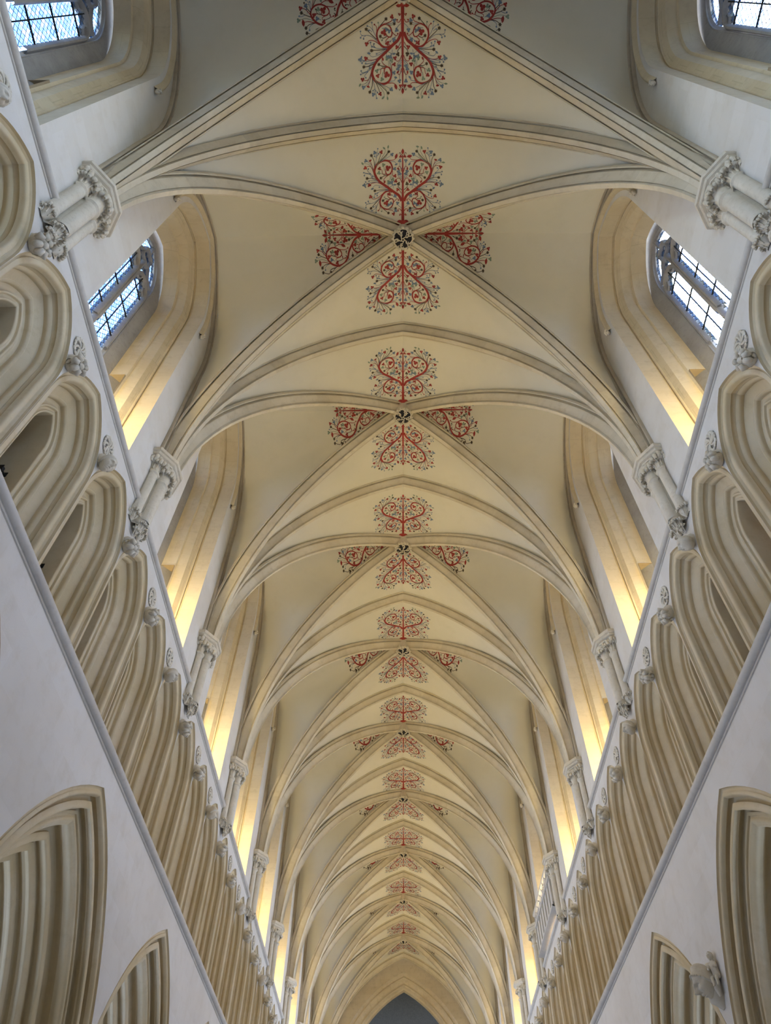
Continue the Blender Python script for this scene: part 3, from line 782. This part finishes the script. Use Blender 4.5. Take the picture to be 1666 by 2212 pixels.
# head-on scroll, drawn from the photograph's own proportions (right half; mirrored)
N_MAIN = [([(1690, 848), (1250, 850), (1130, 905), (1050, 1000), (920, 1150), (790, 1300), (640, 1378), (540, 1372), (450, 1315), (403, 1200), (430, 1095), (520, 1040), (610, 1040), (680, 1085), (675, 1145), (610, 1165)], 'r'),
          ([(1040, 1010), (1012, 1130), (1060, 1220), (1170, 1280), (1270, 1280), (1350, 1225), (1387, 1130), (1340, 1050), (1240, 1015), (1180, 1042), (1190, 1095), (1235, 1130)], 'r')]
N_THIN = '''1355,520 1280,350 1245,235 k Rt|1340,480 1180,330 1095,240 k Ks|1330,460 1150,330 1110,150 g Gl|1350,500 1175,250 1190,165 g Gl|1300,440 1120,350 1035,300 b Bt
1370,480 1330,300 1310,165 b Bd|1335,320 1350,260 1370,235 b Bt|1380,520 1390,380 1435,280 k Ks|1390,600 1420,500 1463,375 r Rl|1395,560 1450,440 1545,370 b Bt|1400,600 1480,450 1610,412 g Gl
1390,640 1440,510 1500,480 1560,505 r Rt|1370,720 1450,640 1590,590 b Bd|1450,640 1520,560 1500,530 b Bd|1460,640 1560,615 1580,650 b Bd|1340,760 1430,720 1530,712 k Ks|1300,800 1420,740 1430,690 b Bd
1300,800 1450,760 1495,770 b Bd|1270,830 1450,800 1590,835 b Bt|1500,810 1545,800 1560,775 b Bd|1510,815 1555,835 1565,880 b Bd|1230,870 1330,820 1430,820 1490,850 r Rt|1130,960 1280,890 1380,870 1435,930 b Bl
1110,985 1250,975 1385,975 k Ks|1110,990 1230,940 1295,915 b Bd|1110,1000 1260,1000 1380,1035 b Bd|1130,1005 1270,1000 1390,1060 1400,1105 b Bd|1220,1050 1320,1120 1420,1140 1470,1085 r Rt
1280,1120 1400,1210 1540,1220 1570,1190 b Bd|1520,1218 1565,1240 1570,1290 b Bd|1480,1215 1515,1200 1520,1170 b Bd|1290,1150 1400,1250 1470,1320 k Ks|1285,1170 1350,1290 1370,1420 b Bd|1350,1290 1400,1350 1450,1370 b Bd|1370,1270 1400,1300 1420,1300 b Bd
1288,1270 1290,1350 1325,1388 r Rd|1240,1345 1180,1410 1120,1468 k Ks|1270,1310 1250,1380 1258,1415 g Gd|1150,1390 1030,1430 1015,1500 r Rt|1140,1395 1040,1365 975,1388 g Ks|1100,1385 1010,1400 970,1440 b Bt
855,1460 885,1410 930,1420 922,1448 r Rd|855,1390 920,1330 932,1285 b Bt|855,1545 882,1512 887,1540 r Rd|1015,1260 960,1205 922,1198 912,1225 r Rd|855,1090 890,1030 928,1008 r Rt|850,1020 915,950 910,890 k Kt
845,870 880,790 935,780 965,830 r Rt|845,790 925,720 910,645 b Bt|850,760 880,720 885,690 b Bt|845,650 870,560 905,550 915,590 r Rl|845,600 885,530 885,435 b Bt|1030,600 1025,715 980,725 r Rt|1050,670 1150,720 1205,780 1188,825 r Rl
1110,700 1200,705 1260,738 k Ks|1070,1010 1120,900 1098,855 b Bt|1080,700 1085,770 1110,830 g Gt|1050,690 1040,740 1025,790 g Gt|1010,970 1015,920 985,900 b Bl|1060,730 1060,800 1045,850 b Bt|1150,672 1220,660 1240,580 1285,548 r Rt
1190,600 1200,530 1205,485 g Gt|1180,690 1250,650 1300,632 g Gt|1165,620 1160,570 1115,555 r RT|1150,405 1050,412 985,400 955,345 r RL|1060,440 980,450 955,500 b Bl|1035,520 1010,560 985,585 b Bt|1090,1190 1130,1220 1160,1255 r RT
1190,1320 1120,1320 1065,1275 b Bt|1130,1325 1110,1320 1115,1300 b Bt|1110,1190 1170,1165 1225,1195 k Ks|1060,1185 1130,1120 1105,1075 r Rt|1010,1042 1060,1050 1075,1100 r Rd|955,1180 970,1150 985,1128 b Bt|945,1180 1020,1130 1045,1105 b Bd
1160,1170 1180,1150 1195,1130 g Gd|1090,940 1050,920 1030,900 b Bd|1250,830 1350,760 1360,690 b Bd|1400,700 1460,660 1470,625 b Bd|1330,300 1300,280 1295,260 b Bd|1345,330 1360,310 1375,300 b Bd|1310,1010 1350,1060 1340,1080 b Bd'''
E_MAIN = [([(100, 590), (600, 615), (700, 672), (770, 790), (830, 920), (862, 1030), (930, 1140), (1040, 1188), (1160, 1160), (1240, 1060), (1245, 960), (1180, 875), (1090, 850), (1000, 895), (968, 975), (1015, 1032), (1085, 1022), (1080, 960)], 'r'),
          ([(765, 790), (750, 880), (680, 940), (600, 905), (552, 840), (585, 775), (635, 785), (650, 850), (630, 895)], 'r')]
E_THIN = '''270,620 330,680 372,655 k Kd|290,630 280,655 270,655 r Rt|400,620 465,650 480,710 r Rt|550,800 530,720 520,675 r Rt|560,770 630,700 638,668 k Kd|560,770 560,700 575,672 g Gt|640,760 690,720 700,735 g Gt|555,855 450,765 360,755 r RT
480,775 420,720 390,705 k Ks|560,860 480,810 450,820 g Gd|700,910 690,985 722,1015 r Rd|770,930 770,970 770,1000 k Ks|840,960 845,1060 805,1070 k Kl|860,1050 860,1090 890,1130 b Bd|930,1140 1050,1245 1100,1290 k Kl|950,1150 1090,1220 1170,1315 k Kt
1090,1220 1190,1260 1215,1330 1330,1318 k Ks|1180,1160 1300,1130 1380,1150 r RL|1190,1155 1290,1180 1345,1235 k Ks|1200,1150 1280,1210 1290,1270 b Bd|1200,1130 1330,1080 1450,1110 g Gt|1245,1040 1320,930 1395,908 r Rt|1245,1060 1340,1020 1390,985 k Ks
1250,980 1320,880 1330,820 k Kd|1340,1020 1400,1050 1430,1040 b Bd|1245,960 1260,830 1300,775 b Bd|1250,950 1230,850 1245,805 b Bd|1260,850 1300,850 1310,870 b Bt|1215,890 1190,760 1225,690 r RL|1200,870 1160,780 1125,735 k Ks|1165,790 1165,720 1165,700 g Gt
1100,850 1010,790 930,805 r RL|1010,790 1000,755 1020,745 r Rl|1060,820 1075,790 1075,770 g Gt|1000,885 900,890 850,855 r Rd|970,985 950,1060 908,1045 r Rd|990,1025 1080,1070 1060,1140 r Rt|960,1010 960,1070 1055,1110 k Kd|1085,1020 1150,1000 1165,930 k Kd
1150,1010 1200,1000 1205,1030 r Rt|1085,1022 1130,970 1130,930 g Gt|900,615 948,690 895,725 885,700 r RT|930,620 1000,715 1060,710 1065,672 r Rt|740,650 780,675 815,690 k Ks|720,640 820,650 860,635 g Gl|810,780 900,770 960,740 g Gl|870,960 890,940 880,920 k Kd
900,1000 880,1010 880,1030 k Kd|1075,960 1065,955 1055,945 r RT|1100,1110 1150,1080 1160,1085 b Bt|660,870 700,860 715,870 k Kd|655,790 700,790 720,795 r Rt|1190,680 1210,640 1215,625 g Gt|1090,640 1095,630 1085,620 g Gd|1300,1000 1300,960 1310,930 b Bd'''
def draw(P, main, thin, conv, q_, sym=(1, -1)):
    for sgn in sym:
        for mi, (pts, c) in enumerate(main):
            q = [conv(*p, sgn) for p in pts]
            if mi == 0: P.stroke(q[1:], .062*q_, .020*q_, c, 6, .048*q_)
            else: P.stroke(q, .043*q_, .018*q_, c, 6)
        for item in thin.replace('\n', '|').split('|'):
            tk = item.split(); lf = tk[-1]; c = tk[-2]
            q = [conv(*map(float, t.split(',')), sgn) for t in tk[:-2]]
            P.stroke(q, .016 if c in 'rk' else .011, .009 if c in 'rk' else .007, c, 4)
            x, y = q[-1]; lc = lf[0].lower(); kd = lf[1]
            if kd == 't': P.trefoil(x, y, .038, lc, random.uniform(0, 2))
            elif kd == 'T': P.trefoil(x, y, .058, lc, random.uniform(0, 2))
            elif kd == 's': P.star(x, y, .042, lc)
            elif kd == 'd': P.disc(x, y, .018, lc, 6)
            elif kd == 'l': P.leaf(x, y, .034, lc, random.uniform(0, 3))
            elif kd == 'L': P.leaf(x, y, .055, lc, random.uniform(0, 3))
def conv_n(a, b, s):
    # N_MAIN rows are (y, x) pixels, thin strokes (x, y)
    x, y = (b, a) if a > 1600 or (b < 1400 and False) else (a, b)
    return (.30+(1690-y)/1460*1.67, s*(x-825)/795*.98)
N_MAIN = [([(b, a) for a, b in pts], c) for pts, c in N_MAIN]
def conv_n2(x, y, s): return (.30+(1690-y)/1460*1.67, s*(x-825)/795*.98)
def conv_e(x, y, s):
    w = (y-590)*.00141*.74
    return ((.35+(x-100)/1170*1.73)*(1-.05*min(1, abs(w)/.7)), s*w)
def scroll_ns(dirn):
    def place(s, w): y = dirn*s; x = w; return (x, y, web_z(x, y)-.010)
    P = Paint(place); random.seed(11)
    draw(P, N_MAIN, N_THIN, conv_n2, 1)
    P.stroke([(.2, 0), (.8, 0), (1.3, 0), (1.86, 0)], .075, .022, 'r', 5); P.leaf(1.93, 0, .055, 'r', 0)
    for s in (-1, 1):
        P.trefoil(1.83, s*.05, .032, 'r'); P.stroke([(1.86, s*.03), (1.92, s*.07), (1.88, s*.09)], .012, .01, 'k', 4)
        for a, r in ((.28, .09), (.225, .16)): P.disc(a, s*(.085 if r < .1 else .135), .075, 'r', 12)
    P.poly([(.17, -.20), (.27, -.20), (.34, -.06), (.34, .06), (.27, .20), (.17, .20)], 'r')
    return P.mb.mesh('painted_scroll', [M['red'], M['brown'], M['blue'], M['green']], smooth=False)
def scroll_ew(dirn):
    def place(s, w): x = dirn*s; return (x, w, web_z(x, w)-.010)
    P = Paint(place); random.seed(12)
    draw(P, E_MAIN, E_THIN, conv_e, .78)
    P.stroke([(.4, 0), (1.0, 0), (1.5, 0), (1.96, 0)], .05, .018, 'r', 5, .065); P.leaf(2.02, 0, .06, 'r', 0)
    for s in (-1, 1): P.trefoil(1.90, s*.055, .034, 'r'); P.disc(.44, s*.075, .075, 'r', 12)
    P.poly([(.22, 0), (.36, -.10), (.50, -.10), (.50, .10), (.36, .10)], 'r')
    return P.mb.mesh('painted_scroll', [M['red'], M['brown'], M['blue'], M['green']], smooth=False)
scrolls = [scroll_ns(1), scroll_ns(-1), scroll_ew(1), scroll_ew(-1)]
for k in KS[1:]:
    for me_ in scrolls:
        o = link('painted_scroll', me_, ceil, (0, YK(k), 0))

# ------------------------------------------------------------------ far wall with the crossing arch
YF = YK(8)+B/2
FAR = profile((4.30, 0), (4.25, .2), (4.12, .22, -.05), (4.05, .25), (3.98, .35), (3.80, .42, -.06), (3.76, .45), (3.70, .6), (3.62, .65), (3.58, .9))
FW = link('wall_far', None); tag(FW, 'weathered end wall pierced by a tall pointed arch into darkness', 'wall', kind='structure')
def far_mesh():
    z0, c = 11.5, 2.78; mb = MB(); a0 = FAR[0][0]
    paths = [arch_path(a, z0, c, ZFLOOR, 18) for a, d in FAR]
    mb.grid([[(p[j][0], d, p[j][1]) for (a, d), p in zip(FAR, paths)] for j in range(len(paths[0]))])
    return mb.mesh('crossing_arch', M['old'], 30)
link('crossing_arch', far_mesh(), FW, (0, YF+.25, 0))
mb = MB(); pts = [p for p in arch_path(FAR[0][0], 11.5, 2.78, ZFLOOR, 18)]
for p, q in zip(pts, pts[1:]):
    if q[0]-p[0] > 1e-5: mb.face([(p[0], 0, p[1]), (q[0], 0, q[1]), (q[0], 0, 20), (p[0], 0, 20)])
for s in (-1, 1): mb.face([(s*FAR[0][0], 0, ZFLOOR), (s*6.5, 0, ZFLOOR), (s*6.5, 0, 20), (s*FAR[0][0], 0, 20)])
link('end_wall_face', mb.mesh('end_wall_face', M['old'], smooth=False), FW, (0, YF+.25, 0))
mb = MB(); mb.box(-7, 7, 6, 6.3, ZFLOOR, 20)  # box in a near-black colour, painted shade behind the arch
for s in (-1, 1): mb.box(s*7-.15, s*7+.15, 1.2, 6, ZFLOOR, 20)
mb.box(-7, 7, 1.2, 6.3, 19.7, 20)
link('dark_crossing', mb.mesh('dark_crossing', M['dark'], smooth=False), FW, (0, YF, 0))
# near end: west wall behind the camera, left solid to darken the near bay
mb = MB()
mb.box(-6.5, 6.5, -.3, 0, ZFLOOR, 20)
tag(link('wall_west', mb.mesh('wall_west', M['wall'], smooth=False), None, (0, YK(-2)-B/2, 0)), 'plain stone west wall closing the nave behind the viewer', 'wall', kind='structure')

# ------------------------------------------------------------------ stone gallery on the right clerestory
G = tag(link('stone_gallery', None, None, (WX, YK(4), 0), PI), 'panelled stone gallery front with pierced parapet on the right clerestory', 'gallery')
mb = MB(); y0, y1 = -1.92, 1.92
mb.box(.0, .16, y0, y1, 10.72, 11.62); link('panel_front', mb.mesh('panel_front', M['gallery'], smooth=False), G)
mb = MB(); mb.grid([[(x, y, z) for x, z in ((.16, 10.82), (.20, 10.81), (.20, 10.77), (.17, 10.75), (.23, 10.72), (.23, 10.68), (.17, 10.66), (0, 10.65))] for y in (y0-.04, y1+.04)]); link('base_moulding', mb.mesh('base_moulding', M['gallery'], 40), G)
mb = MB(); mb.grid([[(x, y, z) for x, z in ((.10, 12.12), (.22, 12.10), (.22, 12.04), (.17, 12.0), (.10, 12.0))] for y in (y0-.04, y1+.04)]); link('coping', mb.mesh('coping', M['gallery'], 40), G)
mb = MB(); mb.box(.16, .195, -.03, .03, 10.8, 11.6); mp = mb.mesh('panel_mullion', M['gallery'], smooth=False)
for i in range(9): link('panel_mullion', mp, G, (0, y0+.03+(y1-y0-.06)*i/8, 0))
mb = MB(); mb.tube([(.17, -.22, 11.66), (.17, -.05, 11.84), (.17, .05, 11.82), (.17, .22, 12.0)], .028, 6); mb.tube([(.17, -.18, 11.95), (.17, -.06, 11.86)], .022, 6); mb.tube([(.17, .06, 11.8), (.17, .18, 11.71)], .022, 6)
mz = mb.mesh('parapet_tracery', M['gallery'], 50)
for i in range(9): link('parapet_tracery', mz, G, (0, y0+.25+(y1-y0-.5)*i/8, 0))
mb = MB(); mb.box(.0, .21, y0, y1, 11.6, 11.68); link('parapet_rail', mb.mesh('parapet_rail', M['gallery'], smooth=False), G)

# ------------------------------------------------------------------ sculpted head with a child, arcade spandrel on the right
S = tag(link('carved_head_group', None, None, (WX, YK(1)+B/2, 4.60), PI), 'large carved woman\'s head with a small child at her shoulder between two right arcade arches', 'sculpture')
hd = link('face', head_mesh('face', 5, 72, 72), S, (.19, .0, .03)); hd.scale = (.44, .40, .46); hd.rotation_euler = (0, .5, -.1)
def cap_mesh():
    mb = MB(); rows = []
    for a in range(11):
        row = []
        for j in range(30):
            ph = 2*PI*j/30; f = max(0, math.cos(ph)); th = PI*(.64-.36*f**.6)*a/10
            w = 1.10+.012*math.sin(13*ph)*(a/10)+(.05 if a == 9 else 0)-(.14 if a == 10 else 0)
            row.append((.42*w*math.sin(th)*math.cos(ph)-.03, .38*w*math.sin(th)*math.sin(ph), .5*w*math.cos(th)*(1.12 if a < 5 else 1.0)+.02))
        rows.append(row)
    mb.grid(rows, True)
    for j in range(16):
        ph = -1.6+3.2*j/15; f = max(0, math.cos(ph)); th = PI*(.64-.36*f**.6)*.92
        mb.ball((.42*1.16*math.sin(th)*math.cos(ph)-.03, .38*1.16*math.sin(th)*math.sin(ph), .5*1.16*math.cos(th)+.02), .03, 6, 5)
    return mb.mesh('cap', M['carve'], 60)
cp = link('cap', cap_mesh(), S, (.19, 0, .03)); cp.scale = hd.scale; cp.rotation_euler = hd.rotation_euler
mb = MB(); mb.tube([(-.04, 0, .28), (.0, .0, .15), (.05, 0, -.05), (.03, .0, -.18), (-.03, .0, -.30)], [.14, .17, .18, .15, .06], 14); link('block', mb.mesh('block', M['carve'], 60), S, (0, -.05, 0))
# veil falling behind the face on to the block
mb = MB(); mb.tube([(.04, .12, .12), (.07, .15, .0), (.09, .15, -.10), (.07, .12, -.2)], [.03, .05, .05, .02], 10); mv = mb.mesh('veil', M['carve'], 60); link('veil', mv, S); link('veil', mv, S, (0, -.30, 0))
# the child: one continuous skinned figure seated against the block on the near side
def child():
    me = bpy.data.meshes.new('child')
    vs = [(0, 0, 0), (0, 0, .11), (0, 0, .20), (0, 0, .245), (.0, .0, .30), (.02, .07, .19), (.08, .09, .12), (.13, .05, .14), (.02, -.07, .19), (.08, -.09, .12), (.13, -.04, .10),
          (.03, .045, -.02), (.12, .05, -.03), (.12, .045, -.15), (.16, .045, -.17), (.03, -.045, -.02), (.12, -.05, -.03), (.12, -.045, -.15), (.16, -.045, -.17)]
    es = [(0, 1), (1, 2), (2, 3), (3, 4), (2, 5), (5, 6), (6, 7), (2, 8), (8, 9), (9, 10), (0, 11), (11, 12), (12, 13), (13, 14), (0, 15), (15, 16), (16, 17), (17, 18)]
    rs = [.06, .062, .055, .03, .055, .03, .024, .02, .03, .024, .02, .042, .036, .026, .02, .042, .036, .026, .02]
    me.from_pydata(vs, es, []); me.materials.append(M['carve'])
    o = link('child_figure', me, S)
    sk = o.modifiers.new('skin', 'SKIN')
    for i, r in enumerate(rs): me.skin_vertices[0].data[i].radius = (r, r)
    me.skin_vertices[0].data[0].use_root = True
    sb = o.modifiers.new('sub', 'SUBSURF'); sb.levels = 2; sb.render_levels = 2
    return o
ch = child(); ch.location = (.05, .20, .06); ch.rotation_euler = (0, .1, .6); ch.scale = (.85, .85, .85)
chh = link('face', heads[0], ch, (.015, 0, .32)); chh.scale = (.15, .15, .15)
chr_ = link('hair', hairs[2], ch, (.013, 0, .322)); chr_.scale = (.15, .155, .15)

# ------------------------------------------------------------------ small black floodlights in the triforium openings
mb = MB(); mb.box(-.07, .07, -.05, .05, -.06, .07); mb.box(-.09, .09, -.06, -.045, -.075, .085); mesh_lampbody = mb.mesh('lamp_body', M['iron'], smooth=False)
mb = MB(); mb.tube([(0, .03, 0), (0, .06, .03), (0, .12, .03)], .014, 8); mb.box(-.04, .04, .115, .13, -.02, .08); mesh_lamparm = mb.mesh('bracket', M['iron'], 40)
for sg, nm, rot in SIDES:
    for n in ((0, 1, 2, 3) if sg < 0 else (1, 2, 3, 4)):
        o = tag(link('floodlight', None, None, (sg*(WX+.78), Y0+n*TW+.125, 8.25), 0), 'small black floodlight bracketed in a triforium arch, %s wall, %s of its row' % (nm, ordinal(n if sg < 0 else n-1)), 'lamp', 'small floodlights in the triforium')
        link('lamp_body', mesh_lampbody, o).scale = (.6, .6, .6); link('bracket', mesh_lamparm, o)

# ------------------------------------------------------------------ aisle vault slabs and outer light shelf
mb = MB(); mb.box(-13, -WX-1.9, -8, 60, ZB-.1, ZB+.1); mb.box(WX+1.9, 13, -8, 60, ZB-.1, ZB+.1)
tag(link('aisle_roof', mb.mesh('aisle_roof', M['passage'], smooth=False)), 'stone roofs of the two side aisles beyond the arcades', 'roof', kind='structure')

for sg, nm, rot in SIDES:
    mb = MB(); mb.box(min(sg*12, sg*12.4), max(sg*12, sg*12.4), -8, 60, ZFLOOR, ZB+.1)
    mb.box(min(sg*6.4, sg*12.4), max(sg*6.4, sg*12.4), YK(-2)-B/2-.3, YK(-2)-B/2, ZFLOOR, ZB+.1); mb.box(min(sg*6.4, sg*12.4), max(sg*6.4, sg*12.4), YF+.3, YF+.6, ZFLOOR, ZB+.1)
    tag(link('wall_aisle_'+nm, mb.mesh('aisle_wall', M['passage'], smooth=False)), 'outer stone wall of the %s side aisle' % nm, 'wall', kind='structure')

# ------------------------------------------------------------------ lift everything to floor level
for o in list(scene.objects):
    if o.parent is None: o.location.z += EYE
